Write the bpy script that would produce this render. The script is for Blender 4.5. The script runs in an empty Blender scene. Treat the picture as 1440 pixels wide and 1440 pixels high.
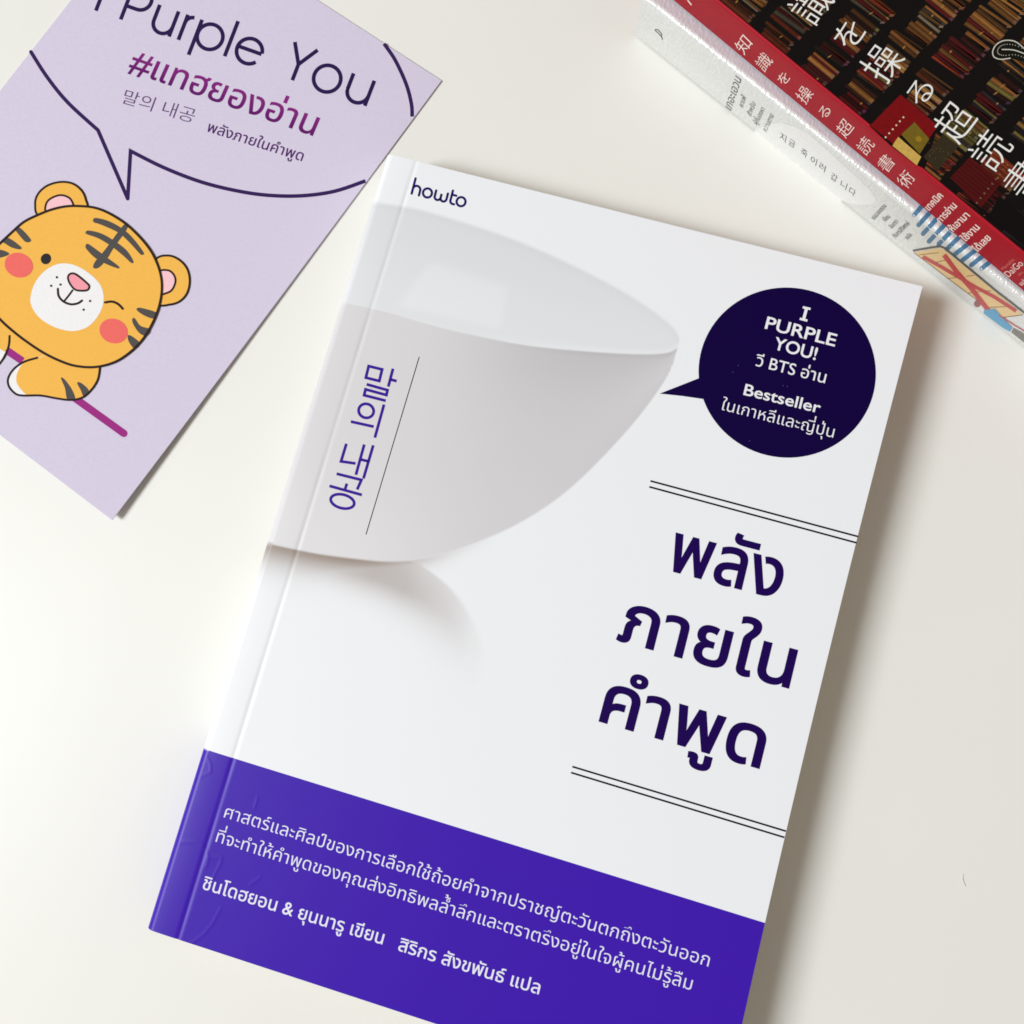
import bpy, bmesh, math, random
import numpy as np
from mathutils import Vector, Matrix
from mathutils.geometry import tessellate_polygon

# ------------------------------------------------------------------ scene, camera, light
SC = bpy.context.scene
COL = SC.collection
T = 0.016                                             # thickness of the paperback lying in front (m)
CAM = np.array([0.07795685251560662, -0.09850986890890553, 0.28091819151377273])
RW = np.array([[0.9608853741037128, 0.2720786861502681, -0.05169609633521577],
               [0.2631635305872625, -0.9551701242610086, -0.13562813088752115],
               [-0.0862800904172158, 0.11671856005768554, -0.9894101898280886]])
FPX, CX, CY = 1440.0, 720.0, 620.0

cam_data = bpy.data.cameras.new('camera')
cam = bpy.data.objects.new('camera', cam_data)
COL.objects.link(cam)
cam.matrix_world = Matrix(((RW[0][0], -RW[1][0], -RW[2][0], CAM[0]),
                           (RW[0][1], -RW[1][1], -RW[2][1], CAM[1]),
                           (RW[0][2], -RW[1][2], -RW[2][2], CAM[2]),
                           (0, 0, 0, 1)))
cam_data.sensor_width = 36
cam_data.lens = 36.0
cam_data.shift_y = -100 / 1440
cam_data.clip_start = 0.01
cam_data.clip_end = 50
SC.camera = cam

world = bpy.data.worlds.new('World')
SC.world = world
world.use_nodes = True
bg = world.node_tree.nodes['Background']
bg.inputs[0].default_value = (1.0, 0.89, 0.77, 1)     # dim warm room
bg.inputs[1].default_value = 0.31

def area_lamp(name, loc, target, size, power, colour):
    l = bpy.data.lights.new(name, 'AREA')
    l.shape = 'RECTANGLE'
    l.size, l.size_y = size
    l.energy = power
    l.color = colour
    o = bpy.data.objects.new(name, l)
    COL.objects.link(o)
    o.location = loc
    o.rotation_euler = (Vector(target) - Vector(loc)).to_track_quat('-Z', 'Y').to_euler()
    return o

area_lamp('window_light', (-1.44, -0.77, 1.885), (0.06, -0.08, 0), (0.72, 0.86), 64.5, (0.93, 0.98, 1.03))

SC.view_settings.view_transform = 'Standard'
SC.view_settings.look = 'None'
SC.view_settings.exposure = 0
SC.view_settings.gamma = 1
SC.view_settings.use_curve_mapping = False
SC.cycles.use_denoising = True
SC.cycles.max_bounces = 8
SC.cycles.filter_width = 1.7

# ------------------------------------------------------------------ measured photo -> place
def rays(px):
    px = np.atleast_2d(np.asarray(px, float))
    d = np.stack([(px[:, 0] - CX) / FPX, (px[:, 1] - CY) / FPX, np.ones(len(px))], 1)
    return d @ RW                                     # RW.T @ d, row wise

class Flat:
    """A level sheet: z = base + lift(x, y)."""
    def __init__(self, base, lift=None, eps=3e-5):
        self.base, self.lift, self.eps = base, lift, eps
    def z(self, P):
        return self.base + (self.lift(P[:, 0], P[:, 1]) if self.lift else 0.0)
    def hit(self, px):
        d = rays(px)
        z = np.full(len(d), self.base)
        for _ in range(5 if self.lift else 1):
            P = CAM + d * ((z - CAM[2]) / d[:, 2])[:, None]
            z = self.z(P) + np.zeros(len(d))
        P[:, 2] = z
        return P
    def drape(self, P):
        P = P.copy()
        P[:, 2] = self.z(P)
        return P
    def normal(self, P):
        return np.tile([0, 0, 1.0], (len(P), 1))

class Upright:
    """An upright plane through `point` facing `n` (a book spine)."""
    def __init__(self, point, n, eps=3e-5):
        self.p, self.n, self.eps = np.array(point, float), np.array(n, float), eps
    def hit(self, px):
        d = rays(px)
        return CAM + d * (((self.p - CAM) @ self.n) / (d @ self.n))[:, None]
    def drape(self, P):
        return P
    def normal(self, P):
        return np.tile(self.n, (len(P), 1))

class SpineAndTop:
    """Spine plane, rounded joint and top cover of a lying book."""
    def __init__(self, point, n, top, r, eps=3e-5):
        self.p, self.n, self.top, self.r, self.eps = np.array(point, float), np.array(n, float), top, r, eps
    def depth(self, P):
        return -((P - self.p) @ self.n)
    def hit(self, px):
        out = []
        for d in rays(px):
            t = ((self.p - CAM) @ self.n) / (d @ self.n)
            P = CAM + d * t
            if P[2] > self.top - self.r:
                Q = CAM + d * ((self.top - CAM[2]) / d[2])
                if -((Q - self.p) @ self.n) >= self.r:
                    P = Q
                else:
                    ox = -((CAM - self.p) @ self.n) - self.r; oz = CAM[2] - (self.top - self.r)
                    dx = -(d @ self.n); dz = d[2]
                    A = dx * dx + dz * dz; B = ox * dx + oz * dz; C = ox * ox + oz * oz - self.r ** 2
                    P = CAM + d * ((-B - math.sqrt(max(B * B - A * C, 0))) / A)
            out.append(P)
        return np.array(out)
    def drape(self, P):
        return P
    def normal(self, P):
        q = self.depth(P)
        N = np.zeros((len(P), 3))
        for i in range(len(P)):
            if P[i][2] <= self.top - self.r: N[i] = self.n
            elif q[i] >= self.r: N[i] = (0, 0, 1)
            else:
                v = -self.n * (q[i] - self.r) + np.array([0, 0, P[i][2] - self.top + self.r])
                N[i] = v / (np.linalg.norm(v) + 1e-12)
        return N

# ------------------------------------------------------------------ materials
def lin(c):
    c = np.asarray(c, float) / 255.0
    return np.where(c <= 0.04045, c / 12.92, ((c + 0.055) / 1.055) ** 2.4)

def alb(r, g, b, k=0.97):
    v = lin((r, g, b)) * k
    return (float(v[0]), float(v[1]), float(v[2]))

def material(name, colour=None, rough=0.5, spec=0.5, attr=False, noise=None, bump=None, coat=0.0, coat_rough=0.1):
    m = bpy.data.materials.new(name)
    m.use_nodes = True
    nt = m.node_tree
    b = nt.nodes['Principled BSDF']
    b.inputs['Roughness'].default_value = rough
    b.inputs['Specular IOR Level'].default_value = spec
    b.inputs['Coat Weight'].default_value = coat
    b.inputs['Coat Roughness'].default_value = coat_rough
    b.inputs['Coat IOR'].default_value = 1.85
    tc = nt.nodes.new('ShaderNodeTexCoord')
    src = None
    if attr:
        a = nt.nodes.new('ShaderNodeAttribute')
        a.attribute_name = 'print'
        src = a.outputs['Color']
    if colour:
        b.inputs['Base Color'].default_value = (*colour, 1)
    if noise:
        scale, amount = noise
        n = nt.nodes.new('ShaderNodeTexNoise')
        n.inputs['Scale'].default_value = scale
        n.inputs['Detail'].default_value = 6
        nt.links.new(tc.outputs['Object'], n.inputs['Vector'])
        mr = nt.nodes.new('ShaderNodeMapRange')
        mr.inputs['From Min'].default_value = 0.25
        mr.inputs['From Max'].default_value = 0.75
        mr.inputs['To Min'].default_value = 1 - amount
        mr.inputs['To Max'].default_value = 1 + amount * 0.4
        nt.links.new(n.outputs['Fac'], mr.inputs['Value'])
        mx = nt.nodes.new('ShaderNodeVectorMath')
        mx.operation = 'SCALE'
        if src: nt.links.new(src, mx.inputs[0])
        else: mx.inputs[0].default_value = colour
        nt.links.new(mr.outputs['Result'], mx.inputs['Scale'])
        src = mx.outputs['Vector']
    if src:
        nt.links.new(src, b.inputs['Base Color'])
    if bump:
        scale, strength, dist, stretch = bump
        n = nt.nodes.new('ShaderNodeTexNoise')
        n.inputs['Scale'].default_value = scale
        n.inputs['Detail'].default_value = 4
        mp = nt.nodes.new('ShaderNodeMapping')
        mp.inputs['Scale'].default_value = stretch
        nt.links.new(tc.outputs['Object'], mp.inputs['Vector'])
        nt.links.new(mp.outputs['Vector'], n.inputs['Vector'])
        bp = nt.nodes.new('ShaderNodeBump')
        bp.inputs['Strength'].default_value = strength
        bp.inputs['Distance'].default_value = dist
        nt.links.new(n.outputs['Fac'], bp.inputs['Height'])
        nt.links.new(bp.outputs['Normal'], b.inputs['Normal'])
        if coat: nt.links.new(bp.outputs['Normal'], b.inputs['Coat Normal'])
    return m

M_TABLE = material('ivory_laminate', (0.80, 0.786, 0.728), 0.42, 0.30, noise=(14, 0.02), bump=(900, 0.05, 0.0002, (1, 1, 1)))
M_COVER = material('laminated_cover_print', rough=0.38, spec=0.22, attr=True, noise=(2600, 0.012), bump=(35, 0.10, 0.0006, (1, 1, 1)))
M_INK = material('printing_ink', rough=0.45, spec=0.07, attr=True, noise=(2500, 0.03))
M_PAPER = material('lilac_card_print', rough=0.75, spec=0.2, attr=True, noise=(1500, 0.055), bump=(2600, 0.12, 0.0001, (1, 1, 1)))
M_CARDINK = material('ink_on_card', rough=0.7, spec=0.12, attr=True, noise=(1800, 0.06))
M_PAGES = material('cream_page_edges', (0.62, 0.55, 0.43), 0.9, 0.1, bump=(1, 0.35, 0.0003, (40, 40, 5200)))
M_WHITE = material('plain_cover_board', (0.78, 0.79, 0.80), 0.45, 0.4)
M_WRAP = material('shrink_wrapped_white_board', rough=0.35, spec=0.4, attr=True, noise=(500, 0.03),
                  bump=(1000, 0.60, 0.0005, (1.4, 0.7, 0.5)), coat=1.0, coat_rough=0.17)
M_WRAPINK = material('ink_under_shrink_wrap', rough=0.35, spec=0.4, attr=True, noise=(900, 0.05),
                     bump=(1000, 0.2, 0.0005, (1.4, 0.7, 0.7)), coat=0.25, coat_rough=0.15)
M_RED = material('glossy_red_board', (0.37, 0.010, 0.020), 0.40, 0.09, noise=(60, 0.06))
M_DARK = material('dark_cover_print', rough=0.34, spec=0.14, attr=True, noise=(900, 0.2))

# ------------------------------------------------------------------ mesh building
def new_object(name, me, parent=None, mats=()):
    o = bpy.data.objects.new(name, me)
    for m in mats: me.materials.append(m)
    COL.objects.link(o)
    o.parent = parent
    return o

def thing(name, label, cat, loc):
    o = bpy.data.objects.new(name, None)
    COL.objects.link(o)
    o.empty_display_size = 0.02
    o.location = loc
    o['label'] = label
    o['category'] = cat
    return o

def place(o, root):
    """Keep world-built vertices but hang the mesh on its thing."""
    off = Vector(root.location)
    o.data.transform(Matrix.Translation(-off))
    return o

class Sheet:
    """Collects printed polygons, strokes and lettering for one surface; builds ONE mesh."""
    def __init__(self, surf):
        self.s, self.v, self.f, self.c, self.n = surf, [], [], [], 0
    def _add(self, P, tris, colour, layer):
        P = P + self.s.normal(P) * (self.s.eps * layer)
        self.v.append(P)
        self.f.append(np.asarray(tris, int).reshape(-1, 3) + self.n)
        self.c.append(np.tile((*colour, 1.0), (len(P), 1)) if np.ndim(colour) == 1 else colour)
        self.n += len(P)
    @staticmethod
    def _subdivide(p, tris, limit):
        p = [tuple(q) for q in p]
        tris = [tuple(t) for t in tris]
        for _ in range(4):
            pa = np.array(p); ta = np.array(tris)
            e = max(np.linalg.norm(pa[ta[:, i]] - pa[ta[:, (i + 1) % 3]], axis=1).max() for i in range(3))
            if e < limit: break
            mid, out = {}, []
            def m(a, b):
                k = (min(a, b), max(a, b))
                if k not in mid:
                    mid[k] = len(p)
                    p.append(((p[a][0] + p[b][0]) / 2, (p[a][1] + p[b][1]) / 2))
                return mid[k]
            for a, b, c in tris:
                x, y, z = m(a, b), m(b, c), m(c, a)
                out += [(a, x, z), (x, b, y), (z, y, c), (x, y, z)]
            tris = out
        return np.array(p), np.array(tris)
    def poly(self, px, colour, layer=1, holes=(), limit=30):
        loops = [[(float(x), float(y), 0.0) for x, y in l] for l in [px, *holes]]
        flat = [q[:2] for l in loops for q in l]
        tris = tessellate_polygon(loops)
        if not len(tris): return
        p, t = self._subdivide(flat, tris, limit)
        self._add(self.s.hit(p), self._face(p, t), colour, layer)
    @staticmethod
    def _face(p, t):
        # pixels run downwards: make every face look out of the surface
        t = np.array(t)
        a, b, c = p[t[:, 0]], p[t[:, 1]], p[t[:, 2]]
        cr = (b[:, 0] - a[:, 0]) * (c[:, 1] - a[:, 1]) - (b[:, 1] - a[:, 1]) * (c[:, 0] - a[:, 0])
        t[cr > 0] = t[cr > 0][:, ::-1]
        return t
    def stroke(self, px, w, colour, layer=1, closed=False, cap=True):
        p = np.array(px, float)
        q = [p[0]]
        for a in p[1:]:
            if np.linalg.norm(a - q[-1]) > 1e-3: q.append(a)
        p = np.array(q)
        if closed and np.linalg.norm(p[0] - p[-1]) < 1e-3: p = p[:-1]
        n = len(p)
        L, R = [], []
        for i in range(n):
            a = p[(i - 1) % n] if (closed or i) else p[i]
            b = p[(i + 1) % n] if (closed or i < n - 1) else p[i]
            d1, d2 = p[i] - a, b - p[i]
            if not d1.any(): d1 = d2
            if not d2.any(): d2 = d1
            d1 = d1 / np.linalg.norm(d1); d2 = d2 / np.linalg.norm(d2)
            nn = np.array([-(d1 + d2)[1], (d1 + d2)[0]])
            l = np.linalg.norm(nn)
            nn = nn / l if l > 1e-6 else np.array([-d1[1], d1[0]])
            k = min(1 / max(nn @ np.array([-d1[1], d1[0]]), 0.3), 2.2)
            L.append(p[i] + nn * k * w / 2); R.append(p[i] - nn * k * w / 2)
        pts = np.array(L + R)
        t = []
        for i in range(n if closed else n - 1):
            j = (i + 1) % n
            t += [(i, j, n + i), (j, n + j, n + i)]
        pts, t = self._subdivide(pts, t, 60)
        self._add(self.s.hit(pts), self._face(pts, t), colour, layer)
        if cap and not closed:
            for e in (p[0], p[-1]):
                self.poly([(e[0] + w / 2 * math.cos(a), e[1] + w / 2 * math.sin(a)) for a in np.linspace(0, 2 * math.pi, 12, endpoint=False)], colour, layer + 0.15)
    def text(self, s, p0, p1, h, colour, bold=0.0, layer=1, ref='ท', thin=0.0, ink=True):
        """One printed line: its ink runs from p0 to p1 along the baseline, letters h px high."""
        A, B, U = self.s.hit([p0, p1, (p0[0] + (p1[1] - p0[1]) * h / math.dist(p0, p1), p0[1] - (p1[0] - p0[0]) * h / math.dist(p0, p1))])
        n = self.s.normal(np.array([A]))[0]
        d = B - A; wid = np.linalg.norm(d); d /= wid
        d = d - n * (d @ n); d /= np.linalg.norm(d)
        up = np.cross(n, d)
        ht = abs((U - A) @ up)
        V, F, lo, hi = compose(s, bold, thin)
        rh = ref_height(ref)
        sx, sy = wid / (hi - lo), ht / rh
        P = A + np.outer((V[:, 0] - lo) * sx, d) + np.outer(V[:, 1] * sy, up)
        P = self.s.drape(P)
        P = P + self.s.normal(P) * (V[:, 2] * 2e-6)[:, None]
        col = colour
        if np.ndim(colour) == 2:                       # two colours: fade along the line height
            k = np.clip(V[:, 1] / (rh * 1.2), 0, 1)[:, None]
            c = np.array(colour[0]) * (1 - k) + np.array(colour[1]) * k
            col = np.concatenate([c, np.ones((len(c), 1))], 1)
        self._add(P, F, col, layer)
    def build(self, name, mat, parent, root, label=None):
        V = np.concatenate(self.v); F = np.concatenate(self.f); C = np.concatenate(self.c)
        o = mesh_np(name, V, F, C, [mat], parent)
        place(o, root)
        if label: o['label'] = label
        return o

def mesh_np(name, V, F, C=None, mats=(), parent=None, smooth=False):
    me = bpy.data.meshes.new(name)
    F = np.asarray(F)
    k = F.shape[1]
    me.vertices.add(len(V)); me.vertices.foreach_set('co', np.asarray(V, np.float32).ravel())
    me.loops.add(F.size); me.loops.foreach_set('vertex_index', F.astype(np.int32).ravel())
    me.polygons.add(len(F)); me.polygons.foreach_set('loop_start', np.arange(0, F.size, k, dtype=np.int32))
    me.update(calc_edges=True)
    if C is not None:
        a = me.attributes.new('print', 'FLOAT_COLOR', 'POINT')
        a.data.foreach_set('color', np.asarray(C, np.float32).ravel())
    me.polygons.foreach_set('use_smooth', np.full(len(F), smooth))
    me.validate()
    return new_object(name, me, parent, mats)

def box(name, size, mat, parent, loc, axis=None, bevel=0.0):
    bm = bmesh.new()
    bmesh.ops.create_cube(bm, size=1)
    bmesh.ops.scale(bm, vec=size, verts=bm.verts)
    if bevel:
        bmesh.ops.bevel(bm, geom=bm.edges[:], offset=bevel, segments=3, affect='EDGES', profile=0.5)
    me = bpy.data.meshes.new(name)
    bm.to_mesh(me); bm.free()
    o = new_object(name, me, parent, [mat])
    o.location = loc
    if axis is not None: o.rotation_euler = (0, 0, axis)
    return o

# ------------------------------------------------------------------ lettering (Blender's own built-in font)
_glyph, _adv, _refh = {}, {}, {}
def _outline(ch, thin=0.0):
    c = bpy.data.curves.new('g', 'FONT')
    c.body = ch; c.size = 1; c.resolution_u = 5; c.fill_mode = 'NONE'; c.offset = 0
    o = bpy.data.objects.new('g', c)
    COL.objects.link(o)
    me = bpy.data.meshes.new_from_object(o.evaluated_get(bpy.context.evaluated_depsgraph_get()))
    co = np.array([v.co[:2] for v in me.vertices]).reshape(-1, 2)
    nb = {}
    for e in me.edges:
        a, b = e.vertices
        nb.setdefault(a, []).append(b); nb.setdefault(b, []).append(a)
    seen, loops = set(), []
    for s in range(len(co)):
        if s in seen or s not in nb: continue
        loop, prev, cur = [], None, s
        while cur not in seen:
            seen.add(cur); loop.append(cur)
            nx = [q for q in nb[cur] if q != prev and q not in seen]
            if not nx: break
            # keep file order so the direction of the contour survives
            prev, cur = cur, (cur + 1 if cur + 1 in nx else nx[0])
        P = co[loop]
        keep = [0]
        for i in range(1, len(P)):
            if np.linalg.norm(P[i] - P[keep[-1]]) > 1e-4: keep.append(i)
        P = P[keep]
        if len(P) > 2 and np.linalg.norm(P[0] - P[-1]) < 1e-4: P = P[:-1]
        if len(P) > 2: loops.append(P)
    bpy.data.objects.remove(o); bpy.data.meshes.remove(me)
    return loops

def _maxx(s):
    l = _outline(s)
    return max(p[:, 0].max() for p in l)

def advance(ch):
    if ch not in _adv:
        _adv[ch] = _maxx(ch + '|') - _maxx('|')
    return _adv[ch]

def area(P):
    x, y = P[:, 0], P[:, 1]
    return 0.5 * float(np.sum(x * np.roll(y, -1) - np.roll(x, -1) * y))

def inside(pt, P):
    x, y = pt
    r = False
    for i in range(len(P)):
        x1, y1 = P[i]; x2, y2 = P[i - 1]
        if (y1 > y) != (y2 > y) and x < (x2 - x1) * (y - y1) / (y2 - y1) + x1: r = not r
    return r

def shrink(P, sg, thin):
    """Lighter letters: pull the contour in, crosswise strokes a little more than upright ones."""
    out = []
    n = len(P)
    for i in range(n):
        d1 = P[i] - P[i - 1]; d2 = P[(i + 1) % n] - P[i]
        d1 = d1 / (np.linalg.norm(d1) + 1e-9); d2 = d2 / (np.linalg.norm(d2) + 1e-9)
        n1 = np.array([d1[1], -d1[0]]) * sg
        m = n1 + np.array([d2[1], -d2[0]]) * sg
        l = np.linalg.norm(m)
        m = m / l if l > 1e-6 else n1
        kk = min(1 / max(m @ n1, 0.5), 1.5)
        out.append(P[i] - m * kk * np.array([thin * 0.75, thin]))
    return np.array(out)

def glyph(ch, bold, thin):
    k = (ch, bold, thin)
    if k in _glyph: return _glyph[k]
    loops = _outline(ch)
    V, F = [], []
    if loops:
        big = max(loops, key=lambda p: abs(area(p)))
        sg = 1 if area(big) > 0 else -1
        if thin: loops = [shrink(p, sg, thin) for p in loops]
        outer = [p for p in loops if area(p) * sg > 0]
        holes = [p for p in loops if area(p) * sg <= 0]
        z = 0.0
        for o in outer:
            hs = [h for h in holes if inside(h[0], o)]
            n0 = len(V)
            ls = [[(float(x), float(y), 0.0) for x, y in l] for l in [o, *hs]]
            fl = [q for l in ls for q in l]
            for t in tessellate_polygon(ls):
                F.append(tuple(n0 + i for i in t))
            V += [(q[0], q[1], z) for q in fl]
            if bold:
                for l in [o, *hs]:
                    P = l if sg > 0 else l[::-1]       # outside lies to the right of the contour
                    n = len(P); n1 = len(V)
                    for i in range(n):
                        d1 = P[i] - P[i - 1]; d2 = P[(i + 1) % n] - P[i]
                        d1 = d1 / (np.linalg.norm(d1) + 1e-9); d2 = d2 / (np.linalg.norm(d2) + 1e-9)
                        m = np.array([(d1 + d2)[1], -(d1 + d2)[0]])
                        lm = np.linalg.norm(m)
                        m = m / lm if lm > 1e-6 else np.array([d1[1], -d1[0]])
                        kk = min(1 / max(m @ np.array([d1[1], -d1[0]]), 0.4), 1.6)
                        e = P[i] + m * bold * kk
                        V.append((P[i][0], P[i][1], z)); V.append((e[0], e[1], z - 1.0))
                    for i in range(n):
                        a, b = n1 + 2 * i, n1 + 2 * ((i + 1) % n)
                        F += [(a, a + 1, b + 1), (a, b + 1, b)]
            z += 2.5
    V = np.array(V, float).reshape(-1, 3); F = np.array(F, int).reshape(-1, 3)
    if len(F):
        a, b, c = V[F[:, 0]], V[F[:, 1]], V[F[:, 2]]
        cr = (b[:, 0] - a[:, 0]) * (c[:, 1] - a[:, 1]) - (b[:, 1] - a[:, 1]) * (c[:, 0] - a[:, 0])
        F[cr < 0] = F[cr < 0][:, ::-1]
    _glyph[k] = (V, F)
    return _glyph[k]

UPPER = 'ิีึืั็ํ'
TONE = '่้๊๋์'
LOWER = 'ฺุู'
TALL = 'ปฝฟฬ'
def compose(s, bold, thin):
    """Lays a line out in em units, stacking Thai vowels and tone marks."""
    s2 = ''
    for i, ch in enumerate(s):
        if ch == 'ำ':
            if s2 and s2[-1] in TONE: s2 = s2[:-1] + 'ํ' + s2[-1] + 'า'
            else: s2 += 'ํา'
        else: s2 += ch
    pen, VV, FF, n = 0.0, [], [], 0
    lo, hi = 1e9, -1e9
    upper, base = False, ''
    for ch in s2:
        if ch == ' ':
            pen += advance('ท ') - advance('ท') if False else 0.26
            continue
        V, F = glyph(ch, bold, thin)
        dx = dy = 0.0
        mark = ch in UPPER or ch in TONE or ch in LOWER
        if mark:
            if ch in UPPER or ch in TONE:
                if base in TALL: dx -= 0.10
            if ch in TONE:
                dy += 0.175 if upper else 0.0
            if ch in UPPER: upper = True
        else:
            base, upper = ch, False
        if len(V):
            W = V + np.array([pen + dx, dy, 0])
            VV.append(W); FF.append(F + n); n += len(W)
            if not mark:
                lo = min(lo, W[:, 0].min()); hi = max(hi, W[:, 0].max())
        if not mark: pen += advance(ch)
    return np.concatenate(VV), np.concatenate(FF), lo, hi

def ref_height(ch):
    if ch not in _refh: _refh[ch] = max(p[:, 1].max() for p in _outline(ch))
    return _refh[ch]

def smooth(pts, closed=False, n=6):
    """Catmull-Rom through the points."""
    p = np.array(pts, float)
    N = len(p); out = []
    for i in range(N if closed else N - 1):
        a, b, c, d = (p[(i + k) % N] if closed else p[min(max(i + k, 0), N - 1)] for k in (-1, 0, 1, 2))
        for t in np.linspace(0, 1, n, endpoint=False):
            out.append(0.5 * (2 * b + (c - a) * t + (2 * a - 5 * b + 4 * c - d) * t * t + (3 * b - a - 3 * c + d) * t ** 3))
    if not closed: out.append(p[-1])
    return np.array(out)

def ell(cx, cy, rx, ry, rot=0, n=40, a0=0, a1=360):
    r = math.radians(rot)
    return [(cx + rx * math.cos(a) * math.cos(r) - ry * math.sin(a) * math.sin(r),
             cy + rx * math.cos(a) * math.sin(r) + ry * math.sin(a) * math.cos(r))
            for a in np.linspace(math.radians(a0), math.radians(a1), n, endpoint=(a1 - a0) < 360)]

# ------------------------------------------------------------------ table top
box('tabletop', (1.5, 1.3, 0.03), M_TABLE, None, (0.10, -0.05, -0.015), bevel=0.003)['kind'] = 'structure'

# ------------------------------------------------------------------ white and purple paperback
BW, BH = 0.147, 0.210
flat_cover = Flat(T)
crease_px = flat_cover.hit([(587, 226), (328, 1068), (252, 1319)])
CREASE = float(crease_px[:, 0].mean())
wrinkle_px = [[(282, 1058), (290, 1062), (296, 1075), (296, 1086), (273, 1096)],
              [(243, 1189), (258, 1184), (276, 1184), (289, 1193), (293, 1207), (290, 1218)],
              [(293, 1205), (312, 1206), (309, 1216), (303, 1228), (298, 1238)],
              [(362, 1122), (358, 1136)], [(366, 1234), (352, 1244)],
              [(310, 1278), (298, 1300), (285, 1315), (270, 1326)]]
wrinkles = [flat_cover.hit(w)[:, :2] for w in wrinkle_px]

def cover_lift(x, y):
    x = np.asarray(x, float); y = np.asarray(y, float)
    z = 0.0014 * np.clip(x / BW, 0, 1) ** 3 * (0.25 + 0.75 * np.exp(-(y / 0.075) ** 2))
    z = z - 0.00016 * (0.8 + 0.2 * np.sin(y * 97) * np.sin(y * 231 + 1)) * np.exp(-((x - CREASE + 0.0002) / 0.00052) ** 2)
    h = np.clip((CREASE - x) / CREASE, 0, 1)
    z = z - 0.0003 * h ** 2.5 + 0.0001 * h
    for w in wrinkles:
        dm = np.full(x.shape, 1.0)
        for a, b in zip(w[:-1], w[1:]):
            ab = b - a; L2 = ab @ ab
            t = np.clip(((x - a[0]) * ab[0] + (y - a[1]) * ab[1]) / L2, 0, 1)
            dm = np.minimum(dm, np.hypot(x - a[0] - t * ab[0], y - a[1] - t * ab[1]))
        z = z + 0.000034 * np.exp(-(dm / 0.00032) ** 2)
    return z
cover = Flat(T, cover_lift)

paperback = thing('paperback_book', 'white paperback with a big cup picture and purple band lying flat in the middle', 'book', (BW / 2, -BH / 2, 0))

# printed picture on the cover, in cover coordinates (x right, v down)
def cv(px):
    P = flat_cover.hit(px)
    return P[:, 0], -P[:, 1]
def curve(px):
    x, v = cv(smooth(px, n=5))
    k = np.argsort(x)
    return x[k], v[k]
RIM_BACK = curve([(480, 276), (539, 286.5), (589, 295), (658, 315), (727, 339), (796, 369), (864.6, 404), (910, 432), (942, 457), (953, 471), (955.5, 481)])
RIM_FRONT = curve([(440, 417), (484, 425), (543, 438), (612, 458), (681, 474), (750, 486.5), (841, 495), (906, 498), (938, 496), (951, 490), (955.5, 482)])
BODY = curve([(360, 760), (378, 764), (420, 773), (452, 779), (497.6, 785), (543, 789), (589, 786), (644, 772), (704, 748.5), (750, 724), (796, 691.5), (841, 649.5), (887, 599.5), (919, 558.5), (942, 521.5), (955.5, 481)])
CEN_PX = [(420.6, 789.5), (522.8, 811.8), (567.5, 827.8), (599.5, 843.8), (631.4, 866), (663.4, 904.5)]
CEN = curve([(360, 775)] + CEN_PX + [(690, 950)])
CEN_X = cv(CEN_PX)[0]
LOBE = curve([(540, 780), (570, 786), (590, 793), (628, 822), (654, 854), (670, 886), (682, 918), (690, 960)])
BAND_Y = float(flat_cover.hit([(283, 1054), (1074.5, 1295), (679, 1174.5)])[:, 1].mean())

GLOW = np.stack(cv([(604, 368), (716, 403), (703, 462), (560, 430)]), 1)
def ss(a, b, x):
    t = np.clip((x - a) / (b - a), 0, 1)
    return t * t * (3 - 2 * t)

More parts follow.
